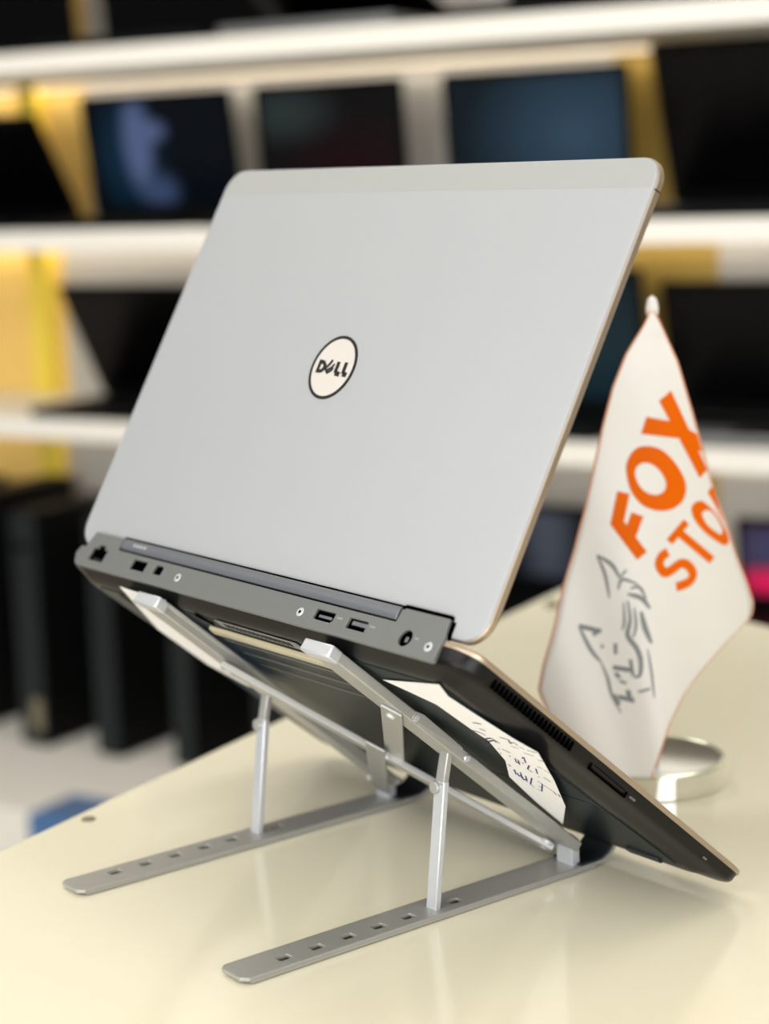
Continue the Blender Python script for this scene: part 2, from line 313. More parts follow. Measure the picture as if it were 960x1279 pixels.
# --- side vents, card slot, marks on the right flank
bm = bmesh.new()
for k in range(21):
    y = 20.5+k*2.93; z1 = -8.3+k*.03; L_ = 4.6
    box(bm, W2-1.2, W2+.12, y, y+1.35, z1-L_, z1)
link('side_vent', bm, M['void'], base, smooth=False)
bm = bmesh.new()
box(bm, W2-1.5, W2-.1, 97, 126, -12.9, -12.4); box(bm, W2-1.5, W2-.3, 99, 124, -10.0, -9.7); box(bm, W2-1.5, W2-.1, 96.6, 97.1, -12.9, -9.8); box(bm, W2-1.5, W2-.1, 126, 126.5, -12.9, -9.8)
link('card_slot', bm, M['void'], base, smooth=False)
for ys in ((129.5, 131, 132.5), (195, 196.6)):
    bm = bmesh.new()
    for y in ys: box(bm, W2-1, W2+.06, y, y+.8, -11.2, -10.3)
    link('flank_icon', bm, M['lapgry'], base, smooth=False)
# seam between rear panel and flank, underside seam, feet and docking connector
UZ = lambda y: -3.7-16.3*(1-.25*((y/231.5)**2*(3-2*y/231.5)))
def under(x, y, c=0): return Vector((x, y, UZ(y)-.05-c))
bm = bmesh.new(); stroke(bm, [(60, 139), (118, 138.5), (138, 137), (149, 150), (150, 205)], .9, lambda a, b: under(a, b, .12), 1, 2); link('cover_seam', bm, M['void'], cover, smooth=False)
bm = bmesh.new(); box(bm, -28, 42, 13, 20, -20.35, -19.9); dk = link('docking_connector', bm, M['lapgry'], lap, bevel=.5)
bm = bmesh.new()
for k in range(16): box(bm, -21+k*3.6, -19.4+k*3.6, 14.5, 18.5, -20.55, -20.3)
link('connector_slots', bm, M['void'], dk, smooth=False)
for x in (-42, 50):
    bm = bmesh.new(); stroke(bm, [(x-5, 14), (x+5, 21)], 6, lambda a, b: Vector((a, b, -20.12)), 1); link('latch_hole', bm, M['void'], lap)
bm = bmesh.new(); loft(bm, [[(x, 24.5, -19.9), (x, 25.5, -22), (x, 30, -22.4), (x, 32, -21.6), (x, 32.6, -19.9)] for x in (-46, 64)]); link('rear_foot', bm, M['cream'], lap, bevel=.5)
bm = bmesh.new(); loft(bm, [[(x, 205, -15.4), (x, 205.6, -17.4), (x, 210, -17.2), (x, 211, -15)] for x in (112, 134)]); link('front_foot', bm, M['rubber'], lap, bevel=.5)
bm = bmesh.new(); loft(bm, [[(x, 205, -15.4), (x, 205.6, -17.4), (x, 210, -17.2), (x, 211, -15)] for x in (-134, -112)]); link('front_foot', bm, M['rubber'], lap, bevel=.5)
bm = bmesh.new()
for y in (42, 56, 70): stroke(bm, [(-52, y), (70, y)], 1.2, lambda a, b: under(a, b, .25), 1)
link('cover_ribs', bm, M['lapgry'], cover)
bm = bmesh.new(); stroke(bm, [(-124, 17), (-121, 27)], 5, lambda a, b: Vector((a, b, -20.2)), 1); link('latch_hole', bm, M['void'], lap)

# --- lid
ct, st = math.cos(TH), math.sin(TH)
def lidp(x, s, t=0): return Vector((x, PY+s*ct+t*st, s*st-t*ct))
S0, S1 = -1.5, 230.8
def lid_loop(i, t, r=13): return [lidp(x, s, t) for x, s in rrect(-W2+i, W2-i, S0+i, S1-i, max(3, r-i*.4), 10)]
bm = bmesh.new(); loft(bm, [lid_loop(1.1, 0), lid_loop(.45, .18), lid_loop(.1, .7), lid_loop(0, 1.3)]); lid = link('lid', bm, M['lid'], lap)
bm = bmesh.new(); loft(bm, [lid_loop(-.02, 1.25), lid_loop(-.5, 1.7), lid_loop(-.6, 4.3), lid_loop(-.1, 5.2)]); link('lid_trim', bm, M['trim'], lap)
bm = bmesh.new(); loft(bm, [lid_loop(1.2, 5.0), lid_loop(1.2, 6.4), lid_loop(1.6, 6.6)]); link('screen_bezel', bm, M['black'], lap)
bm = bmesh.new(); loft(bm, [[lidp(x, s, 6.5) for x, s in rrect(-154, 154, 28, 216, 1)], [lidp(x, s, 6.7) for x, s in rrect(-154, 154, 28, 216, 1)]]); link('display', bm, screen('main_display', (12, 13, 16)), lap)
# antenna strip at the top of the lid: its own tone, same plane
strip = [(x, s) for x, s in rrect(-W2+1.2, W2-1.2, S1-45, S1-1.2, 12, 8) if s > 215.5]
strip = [(-W2+1.2, 215.4)] + [q for q in strip[::-1] if q[0] < 0] + [q for q in strip[::-1] if q[0] >= 0] + [(W2-1.2, 215.4)]
bm = plate(strip, [], .06, lambda a, b, c: lidp(a, b, .01-c)); link('antenna_strip', bm, M['strip'], lid, smooth=False)
bm = bmesh.new(); box(bm, W2-.2, W2+.72, 0, 1, 0, 1)
for v in bm.verts: v.co = lidp(v.co.x, 214.8+v.co.y*.5, 1.2+v.co.z*3.6)
link('trim_joint', bm, M['black'], lid, smooth=False)
# round emblem
EC = (-4.2, 116.5); ER = 17.4
circ = lambda r, n=64: [(EC[0]+r*math.cos(i*2*math.pi/n), EC[1]+r*math.sin(i*2*math.pi/n)) for i in range(n)]
E3 = lambda a, b, c: lidp(a, b, .02-c)
ring = link('emblem_ring', plate(circ(ER), [circ(ER-1.6)], .5, E3), M['ink'], lid, smooth=False)
link('emblem_disc', plate(circ(ER-1.55), [], .25, E3), M['white'], lid, smooth=False)
bm = plate(D_OUT, [D_IN], .25, lambda a, b, c: E3(a, b, c+.2))
for k, q in enumerate(E_S): stroke(bm, q, 1.45 if k else 1.8, lambda a, b: E3(a, b, .42), 1)
for q in L_S:
    for a_, b_ in zip(q, q[1:]): stroke(bm, (a_, b_), 2.6, lambda a, b: E3(a, b, .43), 1)
link('emblem_letters', bm, M['ink'], lid, smooth=False)

# ================================================================== PAPER LABELS under the laptop
pz = lambda x, y: Vector((x, y, -20.4-0.05*math.sin(x*.2)-.3*max(0, (y-120)/60)**2))
def paper(name, outl, label, cat):
    bm = plate(outl, [], .12, lambda a, b, c: pz(a, b)-Vector((0, 0, c)))
    o = link(name, bm, M['paper'], None, smooth=False); o.matrix_world = root_m; tag(o, label, cat); return o
pa = paper('paper_label', PAPER, 'white handwritten paper label stuck under the laptop beside the near stand arm', 'label')
def inkpart(name, strokes, w, m, sub=2):
    bm = bmesh.new()
    for q in strokes: stroke(bm, q, w, lambda a, b: pz(a, b)-Vector((0, 0, .2)), sub)
    link(name, bm, m, pa, smooth=False)
inkpart('handwriting', INK, .8, M['penblue'], 1); inkpart('signature', SIG, 1.0, M['ink']); inkpart('printed_lines', PRN, .8, M['pen'])
paper('paper_label', [(-104, 2), (-96, 3), (-86, 3), (-76, 12), (-80, 36), (-98, 113), (-118, 118), (-138, 100), (-140, 60)], 'blank-looking white paper label stuck under the laptop beside the far stand arm', 'label')

# ================================================================== LAPTOP STAND
RY = 0.006954
st_ = thing('laptop_stand', 'folding aluminium laptop stand with slotted rails standing on the counter', 'laptop stand', (0, 0, 0), -RY)
SL = .852; aa = math.atan(SL); nA = Vector((0, math.sin(aa), math.cos(aa)))
armz = lambda y: 146-SL*(y+11)-.4
def armpt(x, y, off=0): return Vector((x, y, armz(y))) - nA*off
for side, (x0, x1, sx) in {'near': (65.5, 86.5, 77.8), 'far': (-82, -61, -73.5)}.items():
    sgn = 1 if side == 'near' else -1
    # rail with slots
    ys = [-41, -22.5, -4, 14.3, 32.2, 48.2, 62]
    out = [(x0+3, -70), (x1-3, -70), (x1, -67), (x1, 150), (x0, 150), (x0, -67)]
    hl = [[(sx-2.6, y-4.2), (sx+2.6, y-4.2), (sx+2.6, y+2.6), (sx-2.6, y+2.6)] for y in ys if y != 48.2]
    bm = plate(out, hl, 1.8, lambda a, b, c: Vector((a, b, c+1.7)))
    # folded side flange and up-turned front lip
    rail = link('base_rail', bm, M['alu'], st_, bevel=.35)
    bm = bmesh.new(); box(bm, x1-1.6, x1, -66, 150, .6, 2.2); box(bm, x0, x0+1.6, -66, 150, .6, 2.2); link('rail_flange', bm, M['alu'], rail)
    bm = bmesh.new()
    prof = [(149, 2.0), (156, 2.3), (161, 4.3), (164.5, 7.6), (166, 10.2)]
    lo = []
    for y, z in prof: lo.append([(x0, y, z-.4), (x1, y, z-.4), (x1, y-.9, z+1.2), (x0, y-.9, z+1.2)])
    loft(bm, lo); link('front_lip', bm, M['alu'], rail)
    bm = bmesh.new(); lo = []
    for k, (y, z) in enumerate([(140, 3.5), (150, 3.6), (155, 4.0), (159.5, 6.0), (163, 9.2), (164.2, 11.0)]):
        lo.append([(x0+.4, y, z-.1), (x1-.4, y, z-.1), (x1-.4, y-.8, z+1.0), (x0+.4, y-.8, z+1.0)])
    loft(bm, lo); link('silicone_pad', bm, M['rubber'], rail, bevel=.3)
    for y in (-60, 135):
        bm = bmesh.new(); cyl(bm, ((x0+x1)/2, y, 0), (0, 0, 1), 8, 1.75, 24); link('rubber_foot', bm, M['rubber'], rail)
    # upper arm: shallow channel
    bm = bmesh.new()
    Y0, Y1 = -11, 141
    def arm_box(xa, xb, o0, o1, ya=Y0, yb=Y1):
        vs = []
        for y in (ya, yb):
            for x, o in ((xa, o0), (xb, o0), (xb, o1), (xa, o1)): vs.append(bm.verts.new(armpt(x, y, o)))
        for f in [(0,3,2,1),(4,5,6,7),(0,1,5,4),(1,2,6,5),(2,3,7,6),(3,0,4,7)]: bm.faces.new([vs[i] for i in f])
    if side == 'near': arm_box(x0+3.5, x1, .3, 5.6); arm_box(x0, x0+1.2, .2, 2.2); arm_box(x0, x0+4, .2, 1.4)
    else: arm_box(x0, x1-3.5, .3, 5.6); arm_box(x1-1.2, x1, .2, 2.2); arm_box(x1-4, x1, .2, 1.4)
    arm = link('support_arm', bm, M['alu'], st_, bevel=.6)
    bm = bmesh.new(); arm_box(x0-.4, x1+.4, 0.1, 6.4, Y0-2.6, Y0+3); link('arm_end_cap', bm, M['zinc'], arm, bevel=.8)
    if side == 'near':
        bm = bmesh.new(); vs = [armpt(x, y, o) for x in (x1+.1, x1+1.1) for y, o in ((33, 4.6), (33, .6), (37, -.5), (61, .3), (62, 1.4), (46, 3.8))]
        vv = [bm.verts.new(v) for v in vs]; bm.faces.new(vv[:6]); bm.faces.new(vv[6:][::-1])
        for i in range(6): bm.faces.new((vv[i], vv[(i+1)%6], vv[6+(i+1)%6], vv[6+i]))
        link('arm_clip', bm, M['alu'], arm, bevel=.2)
        for y in (35, 66):
            bm = bmesh.new(); cyl(bm, armpt(x1+.2, y, 3), (1, 0, 0), 2, 1, 16, 1.5); link('rivet', bm, M['zinc'], arm)
    # raising leg: neck hooked on the arm, long bar down into a slot
    P0, P1, P2 = Vector((sx+.8, 57.6, armz(57.6)-6)), Vector((sx, 55, 64)), Vector((sx, 47.6, 1.9))
    bm = bmesh.new(); bar(bm, P0+Vector((0, 1.2, 3)), P1, 6.2, 3.6); neck = link('leg_neck', bm, M['alu'], st_, bevel=.6)
    bm = bmesh.new(); bar(bm, P1+Vector((0, .3, 2.5)), P2, 7.4, 3.4); leg = link('leg', bm, M['zinc'], st_, bevel=.5)
    bm = bmesh.new(); cyl(bm, P1+Vector((-2.3, -1.7, -1)), (0, -1, .08), 3.4, 1.7, 24, 3.1); link('leg_rivet', bm, M['alu'], leg, bevel=.3)
    # pivot bracket on the rail
    bm = bmesh.new()
    pts = [(136.4, 3.3), (136.0, 15.5), (133, 20.5), (136, 21.5), (141.6, 17), (142, 3.3)]
    loft(bm, [[(x, y, z) for y, z in pts] for x in (sx-6.3, sx+5.6)]); br = link('pivot_bracket', bm, M['zinc'], st_, bevel=.6)
    bm = bmesh.new(); cyl(bm, (x0+5, 131.5, armz(131.5)-9.4), (0, -math.sin(aa), -math.cos(aa)), 3.6, 1.6, 20, 2.6); link('pivot_rivet', bm, M['zinc'], br)
# crossed braces under the arms
def strip_(name, pts, w, off, th=1.6):
    bm = bmesh.new()
    for (xa, ya), (xb, yb) in zip(pts, pts[1:]):
        A, B = armpt(xa, ya, off), armpt(xb, yb, off); d = (B-A).normalized(); bar(bm, A-d*w*.4, B+d*w*.4, w, th, side=nA.cross(d))
    o = link(name, bm, M['alu'], st_, bevel=.5); return o
b1 = strip_('cross_brace', [(-63, 33), (66, 139)], 11, 8.4, 3.4)
b2 = strip_('cross_brace', [(80, 28), (3, 90)], 11.5, 6.4)
strip_('brace_extension', [(10, 74), (-72, 140)], 11.5, 10).parent = b2
for x, y, of in ((76, 31, 7), (6, 84, 9), (66, 139, 9), (-63, 33, 9)):
    bm = bmesh.new(); cyl(bm, armpt(x, y, of), tuple(-nA), 2.8, 1.4, 20, 2.0); link('brace_rivet', bm, M['zinc'], b2 if of != 9 else b1)

# ================================================================== FLAG on its stand
RH = Vector((.62786, .77832, 0)); FH = Vector((-.77832, .62786, 0)); PK = Vector((8., 279., 0))
def dfun(a, z):
    t_ = min(max((265-z)/265, 0), 1)
    sp = lambda v: 7*math.log1p(math.exp(v/7))
    return 4+46*t_**1.3 - t_**.5*(1.2*sp(a-3)+.22*sp(3-a)) + 2.5*t_*math.sin(a*.12+z*.03)
def fl(a, z, out=0): return PK + RH*a + Vector((0, 0, z)) - FH*(dfun(a, z)+out)
def interp(tab, z):
    for (a0, z0), (a1, z1) in zip(tab, tab[1:]):
        if z1 <= z <= z0: return a0+(a1-a0)*(z0-z)/max(z0-z1, 1e-6)
    return tab[0][0] if z > tab[0][1] else tab[-1][0]
t = thing('desk_flag_holder', 'round chrome flag base with upright pole, standing on the counter behind the laptop', 'flag stand', tuple(PK))
bm = bmesh.new(); lathe(bm, (0, 0, 0), [(0, .1), (40.6, .1), (41.6, .8), (41.6, 13.6)], 96); base_o = link('chrome_base', bm, M['chrome'], t)
bm = bmesh.new(); lathe(bm, (0, 0, 0), [(41.7, 13.5), (41.5, 14.6), (40.4, 15.6), (38.8, 15.9), (38.2, 15.5)], 96); link('base_rim', bm, M['rimm'], base_o)
bm = bmesh.new(); lathe(bm, (0, 0, 0), [(38.3, 15.5), (0, 15.6)], 96); link('mirror_top', bm, M['chrome'], base_o)
bm = bmesh.new(); cyl(bm, (0, 0, 15), (0, 0, 1), 2.4, 261, 20); link('pole', bm, M['zinc'], t)
bm = bmesh.new(); lathe(bm, (0, 0, 0), [(0, 274), (3.4, 275), (3.8, 279), (2.6, 284), (0, 286)], 20); link('finial', bm, M['satin'], t)
ztop = 277.4; zbot = 14.7; NR, NC = 110, 26
bm = bmesh.new(); grid = []
for i in range(NR+1):
    z = ztop+(zbot-ztop)*i/NR; a0, a1 = interp(FL, z), interp(FR, z)
    grid.append([bm.verts.new(fl(a0+(a1-a0)*j/NC, z)) for j in range(NC+1)])
for i in range(NR):
    for j in range(NC): bm.faces.new((grid[i][j], grid[i+1][j], grid[i+1][j+1], grid[i][j+1]))
flag = link('desk_flag', bm, M['satin'])
so = flag.modifiers.new('solid', 'SOLIDIFY'); so.thickness = .0004; so.offset = 0
tag(flag, 'small white satin desk flag with orange shop lettering and a grey animal head', 'flag')
def hem(tab, name):
    bm = bmesh.new(); zs = [ztop+(zbot-ztop)*i/NR for i in range(NR+1)]; rows = []
    for z in zs:
        a = interp(tab, z); s_ = 1 if tab is FR else -1
        rows.append([bm.verts.new(fl(a+s_*da, z, o_)) for da, o_ in ((.4, 0), (0, .5), (-.6, .3), (0, -.5))])
    for A, B in zip(rows, rows[1:]):
        for k in range(4): bm.faces.new((A[k], A[(k+1)%4], B[(k+1)%4], B[k]))
    link(name, bm, M['hem'], flag)
hem(FL, 'hem'); hem(FR, 'hem')
PR = lambda a, z: fl(a, z, .55)
def dense_plate(outer, holes):
    bm = bmesh.new()
    plate(outer, holes, 0, lambda a, b, c: Vector((a, b, 0)), bm)
    for _ in range(3): bmesh.ops.subdivide_edges(bm, edges=bm.edges[:], cuts=1, use_grid_fill=True)
    for v in bm.verts: v.co = PR(v.co.x, v.co.y)
    return bm
def smooth_loop(P, sub=4):
    out = []; n = len(P)
    for i in range(n):
        p0, p1, p2, p3 = [Vector(P[(i+k) % n]) for k in (-1, 0, 1, 2)]
        for k in range(sub):
            q = k/sub; v = .5*((2*p1)+(p2-p0)*q+(2*p0-5*p1+4*p2-p3)*q*q+(3*p1-p0-3*p2+p3)*q**3); out.append((v.x, v.y))
    return out
def letter(kind, bms=None, strokes=None, w=9):
    bm = bms or bmesh.new()
    for q in strokes or []: stroke(bm, q, w, PR, 4, 4)
    link(kind, bm, M['orange'], flag)
letter('letter_f', None, F_S, 7.2)
letter('letter_o', dense_plate(smooth_loop(O1[0]), [smooth_loop(O1[1])]))
bx = dense_plate(X_P[0], []); me_ = dense_plate(X_P[1], [])
tmp = bpy.data.meshes.new('t'); me_.to_mesh(tmp); bx.from_mesh(tmp); bpy.data.meshes.remove(tmp); letter('letter_x', bx)
letter('letter_s', None, S_S, 5.2)
letter('letter_t', None, T_S, 4.6)
letter('letter_o', dense_plate(smooth_loop(O2[0]), [smooth_loop(O2[1])]))
letter('letter_r', dense_plate(R_P[0], []))
bm = bmesh.new()
for q, w in WOLF: stroke(bm, q, w*1.5, PR, 4, 2, taper=True)
link('animal_head_print', bm, M['wolf'], flag)

LED = 1.2
# ================================================================== ROOM
TW = .37; tw = Vector((math.cos(TW), math.sin(TW), 0)); nW = Vector((-math.sin(TW), math.cos(TW), 0))
O3 = Vector((-1604.73, 1385.31, 0))
def W(u, b, z): return O3 + tw*u + nW*b + Vector((0, 0, z))
Mw = Matrix.Translation(O3) @ Matrix.Rotation(TW, 4, 'Z')
def wbox(name, u0, u1, b0, b1, z0, z1, m, parent=None, bevel=0):
    bm = bmesh.new(); box(bm, u0, u1, b0, b1, z0, z1); 
    for v in bm.verts: v.co = Mw @ v.co
    return link(name, bm, m, parent, smooth=False, bevel=bevel)
struct(wbox('floor', -2600, 3600, -4600, 480, -950, -900, M['floor']))
struct(wbox('wall_back', -2600, 3600, 380, 480, -900, 1900, M['wall']))
struct(wbox('ceiling', -2600, 3600, -4600, 480, 1900, 1950, M['ceil']))
# display wall unit
unit = thing('display_shelving', 'tall white shelving wall with yellow and grey back panels', 'shelf', tuple(W(0, 0, -900)), TW)
def ubox(name, u0, u1, b0, b1, z0, z1, m, bevel=1.5, parent=None):
    bm = bmesh.new(); box(bm, u0, u1, b0, b1, z0+900, z1+900); return link(name, bm, m, parent or unit, smooth=False, bevel=bevel)
for z1 in (597, 291, -43): ubox('shelf_board', -2300, 1900, 0, 360, z1-36, z1, M['shelf'])
ubox('shelf_board', -36, 1900, 0, 360, -386, -350, M['shelf'])
ubox('shelf_board', -2300, 1900, 0, 360, 905, 941, M['shelf'])
ubox('bay_divider', -76, -36, 20, 360, -650, -79, M['shelf'])
YB = {597: -860, 291: -870, -43: -950, -900: -965}
for z0, z1 in ((597, 905), (291, 561), (-43, 255), (-900, -79)):
    ubox('back_panel', -2300, YB[z0], 362, 372, z0, z1, M['yellow'], .5)
    ubox('back_panel', YB[z0], 240, 362, 372, z0, z1, M['grey'], .5)
    ubox('back_panel', 240, 420, 362, 372, z0, z1, M['ochre'], .5)
    ubox('back_panel', 420, 1900, 362, 372, z0, z1, M['grey'], .5)
    if z0 != -900: ubox('post', -1015, -972, 330, 361, z0, z1, M['post'], 1)
    else: ubox('post', -1015, -972, 330, 361, -300, z1, M['post'], 1)
for z1 in (905, 561, 255, -79):  # strips and lamps added under the boards to brighten the shelf insides
    ubox('led_strip', -2200, 1850, 335, 350, z1-7, z1-.5, M['led'], .5)
    L = bpy.data.lights.new('shelf_lamp', 'AREA'); L.shape = 'RECTANGLE'; L.size = 4.0; L.size_y = .012; L.energy = LED; L.color = (1, .9, .74)
    o = bpy.data.objects.new('shelf_lamp', L); C.objects.link(o); o.parent = unit; o.location = Vector((-175, 342, z1+900-8.5))*MM
ubox('low_plinth', -2300, 1900, -330, 372, -900, -650, M['shelf'], 4)

def notebook(u, b0, z, w, tilt, kind, label, group, yaw=0, dep=228, lh=222, scr=None, deck='lapblk', name='laptop'):
    loc = W(u, b0, z)
    r = thing(name, label, 'laptop', tuple(loc), TW+yaw, group)
    h = w/2
    bm = bmesh.new(); loft(bm, [[(x, y, 1) for x, y in rrect(-h+3, h-3, 3, dep-3, 9, 4)], [(x, y, 5) for x, y in rrect(-h, h, 0, dep, 10, 4)], [(x, y, 16) for x, y in rrect(-h, h, 0, dep, 10, 4)], [(x, y, 17.5) for x, y in rrect(-h+1.5, h-1.5, 1.5, dep-1.5, 9, 4)]])
    link('base', bm, M[deck], r)
    bm = bmesh.new()
    for i in range(5):
        for j in range(13): box(bm, -h+22+j*(w-44)/13, -h+22+(j+.86)*(w-44)/13, 88+i*23, 88+i*23+19, 17, 19)
    link('keyboard', bm, M['key'], r, smooth=False)
    bm = bmesh.new(); box(bm, -48, 48, 14, 76, 17.2, 17.9); link('touchpad', bm, M['lapblk'], r, bevel=.2)
    T = math.radians(tilt); c_, s_ = math.cos(T), math.sin(T)
    lp = lambda x, v, t_: Vector((x, dep-6+v*s_+t_*c_, 18+v*c_-t_*s_))
    bm = bmesh.new(); loft(bm, [[lp(x, v, 0) for x, v in rrect(-h, h, 0, lh, 8, 5)], [lp(x, v, 6) for x, v in rrect(-h, h, 0, lh, 8, 5)], [lp(x, v, 8) for x, v in rrect(-h+2, h-2, 2, lh-2, 8, 5)]]); link('lid', bm, M['lapblk'], r)
    bm = bmesh.new(); loft(bm, [[lp(x, v, -.3) for x, v in rrect(-h+12, h-12, 22, lh-12, 1, 2)], [lp(x, v, .2) for x, v in rrect(-h+12, h-12, 22, lh-12, 1, 2)]]); link('display', bm, scr, r, smooth=False)
    return r
def scrmat(name, base, spots=(), emit=(0, 0, 0), es=1.):
    """lit screen: dark panel with soft coloured picture areas in object space (mm, x across and z up)"""
    m = mat(name, base, .25, 0, spec=.15); nt = m.node_tree; b = nt.nodes['Principled BSDF']
    geo = nt.nodes.new('ShaderNodeTexCoord'); last = None
    for (cx, cz, rx, rz, col, soft) in spots:
        mp = nt.nodes.new('ShaderNodeMapping'); mp.vector_type = 'POINT'
        mp.inputs['Location'].default_value = (-cx/rx, 0, -cz/rz); mp.inputs['Scale'].default_value = (1000/rx, 0, 1000/rz)
        nt.links.new(geo.outputs['Object'], mp.inputs['Vector'])
        ln = nt.nodes.new('ShaderNodeVectorMath'); ln.operation = 'LENGTH'; nt.links.new(mp.outputs['Vector'], ln.inputs[0])
        rg = nt.nodes.new('ShaderNodeMapRange'); rg.inputs['From Min'].default_value = 1+soft; rg.inputs['From Max'].default_value = 1-soft; nt.links.new(ln.outputs['Value'], rg.inputs['Value'])
        vm = nt.nodes.new('ShaderNodeMix'); vm.data_type = 'RGBA'; nt.links.new(rg.outputs['Result'], vm.inputs['Factor'])
        if last is None: vm.inputs['A'].default_value = (*[(c/255)**2.2 for c in emit], 1)
        else: nt.links.new(last, vm.inputs['A'])
        vm.inputs['B'].default_value = (*[(c/255)**2.2 for c in col], 1); last = vm.outputs['Result']
    if last is None: b.inputs['Emission Color'].default_value = (*[(c/255)**2.2 for c in emit], 1)
    else: nt.links.new(last, b.inputs['Emission Color'])
    b.inputs['Emission Strength'].default_value = es
    return m
G1, G2, G3 = 'open laptops on the upper shelf', 'open laptops on the middle shelf', 'laptops on the top shelf'
dark = scrmat('dark_screen', (3, 3, 4), (), (0, 0, 0))
notebook(-968, 12, 291.3, 350, -33, 0, 'black open laptop at the far left end of the upper shelf', G1, scr=dark)
notebook(-590, 12, 291.3, 335, -9, 0, 'black open laptop showing a pale blue shape on its screen', G1, scr=scrmat('pale_shape_screen', (6, 10, 14), ((-70, 130, 60, 95, (16, 42, 60), .5), (-48, 150, 30, 80, (84, 96, 132), .3), (-15, 170, 30, 18, (84, 96, 132), .4), (-10, 60, 36, 30, (60, 74, 105), .5)), (6, 12, 18)))  # pale blue spots are a light reflection painted into the emission
notebook(-231, 12, 291.3, 298, -6, 0, 'black open laptop with a faint dark red screen', G1, scr=scrmat('red_screen', (10, 8, 9), ((40, 80, 110, 75, (30, 6, 12), .6), (-90, 190, 80, 40, (44, 52, 52), .6)), (12, 14, 16)))
notebook(160, 12, 291.3, 331, -6, 0, 'black open laptop with a dark blue glowing screen', G1, scr=scrmat('blue_screen', (10, 16, 22), ((70, 130, 110, 90, (48, 70, 88), .8),), (14, 26, 32)))
e_ = notebook(580, 12, 291.3, 394, -22, 0, 'large black open laptop with a small pale sticker by the keyboard, upper shelf right', G1, lh=262, dep=250, scr=dark)
bm = bmesh.new(); box(bm, -165, -110, 26, 66, 17.6, 18.2); link('sticker', bm, M['sticker'], e_, smooth=False)
notebook(-595, 12, -42.7, 334, -30, 0, 'black half-closed laptop on the middle shelf, left of the silver lid', G2, lh=245, scr=dark)
notebook(-210, 12, -42.7, 330, -12, 0, 'black open laptop on the middle shelf hidden behind the silver lid', G2, scr=dark)
notebook(182, 12, -42.7, 334, -8, 0, 'black open laptop with a dark teal screen between silver lid and flag', G2, lh=236, scr=scrmat('teal_screen', (10, 18, 22), ((60, 120, 130, 90, (26, 44, 50), .7),), (14, 26, 32)))
notebook(600, 12, -42.7, 418, -15, 0, 'black open laptop with a grey palm rest on the middle shelf, right of the flag', G2, lh=222, deck='lapgry', scr=dark)
notebook(-975, 12, 597.3, 384, -5, 0, 'black open laptop at the left end of the top shelf', G3, scr=dark)
notebook(-533, 12, 597.3, 360, -5, 0, 'black open laptop on the top shelf above the pale blue screen', G3, scr=dark)
notebook(-150, 12, 597.3, 330, -70, 0, 'nearly closed dark laptop on the top shelf above the red screen', G3, scr=dark, deck='lapgry')
notebook(290, 12, 597.3, 360, -5, 0, 'black open laptop on the top shelf above the largest laptop', G3, scr=dark)
notebook(690, 12, 597.3, 380, -5, 0, 'black open laptop at the right end of the top shelf, above the frame edge', G3, scr=dark)  # unseen laptop, added to darken the reflection in the chrome base
G4 = 'open laptops on the lowest shelf'
notebook(140, 12, -349.7, 330, -8, 0, 'dark open laptop on the lowest shelf between silver lid and flag', G4, lh=150, scr=scrmat('dim_screen', (14, 16, 18), ((30, 110, 40, 90, (70, 74, 84), .6),), (18, 22, 26)))  # soft grey highlight painted into the screen's emission
notebook(696, 12, -349.7, 390, -8, 0, 'dark open laptop with a bright pink picture on its screen, lowest shelf right', G4, lh=150, scr=scrmat('pink_screen', (20, 16, 20), ((-60, 118, 140, 40, (60, 66, 96), .6), (-60, 62, 130, 22, (240, 30, 90), .5)), (60, 30, 46), 1.1))
# upright cases on the plinth
G5 = 'upright black cases on the low plinth'
cases = [(-1180, 'upright black case farthest left on the low plinth'), (-1000, 'upright black case second from the left on the low plinth'), (-790, 'upright black case with a small tan badge near its foot, on the low plinth'),
         (-615, 'upright black case just below the left corner of the silver laptop'), (-443, 'upright black case on the low plinth behind the far stand arm'), (-270, 'upright black case on the low plinth, nearest the counter edge')]
for k, (u, lab) in enumerate(cases):
    r = thing('computer_case', lab, 'computer case', tuple(W(u, -20, -649.8)), TW-.05, G5)
    hh = 440 + (k % 2)*8; cw = (70, 66, 60, 52, 46, 46)[k]
    bm = bmesh.new(); box(bm, 0, cw, 0, 340, 3, hh); link('case_body', bm, M['caseblk'], r, smooth=False, bevel=3)
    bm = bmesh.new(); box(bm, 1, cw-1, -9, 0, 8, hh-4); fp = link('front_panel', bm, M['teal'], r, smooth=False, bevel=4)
    bm = bmesh.new(); box(bm, 12, cw-12, -10.5, -8.5, hh-70, hh-58); link('drive_slot', bm, M['void'], r, smooth=False)
    if k == 2:
        bm = bmesh.new(); box(bm, cw-30, cw-4, -11, -8.5, 34, 92); link('badge', bm, M['badge'], r, smooth=False, bevel=1)
    for (fx, fy) in ((9, 20), (cw-9, 20), (9, 320), (cw-9, 320)):
        bm = bmesh.new(); cyl(bm, (fx, fy, 0), (0, 0, 1), 7, 4, 12); link('foot', bm, M['rubber'], r)
t = thing('carton', 'blue carton standing on the floor in front of the low plinth', 'box', tuple(W(-372, -500, -900)), TW)
bm = bmesh.new(); box(bm, 0, 160, 0, 110, 0, 322); link('box_body', bm, M['blue'], t, smooth=False, bevel=2)
bm = bmesh.new(); box(bm, -.3, 160.3, 48, 60, 240, 322.4); link('tape', bm, M['badge'], t, smooth=False)

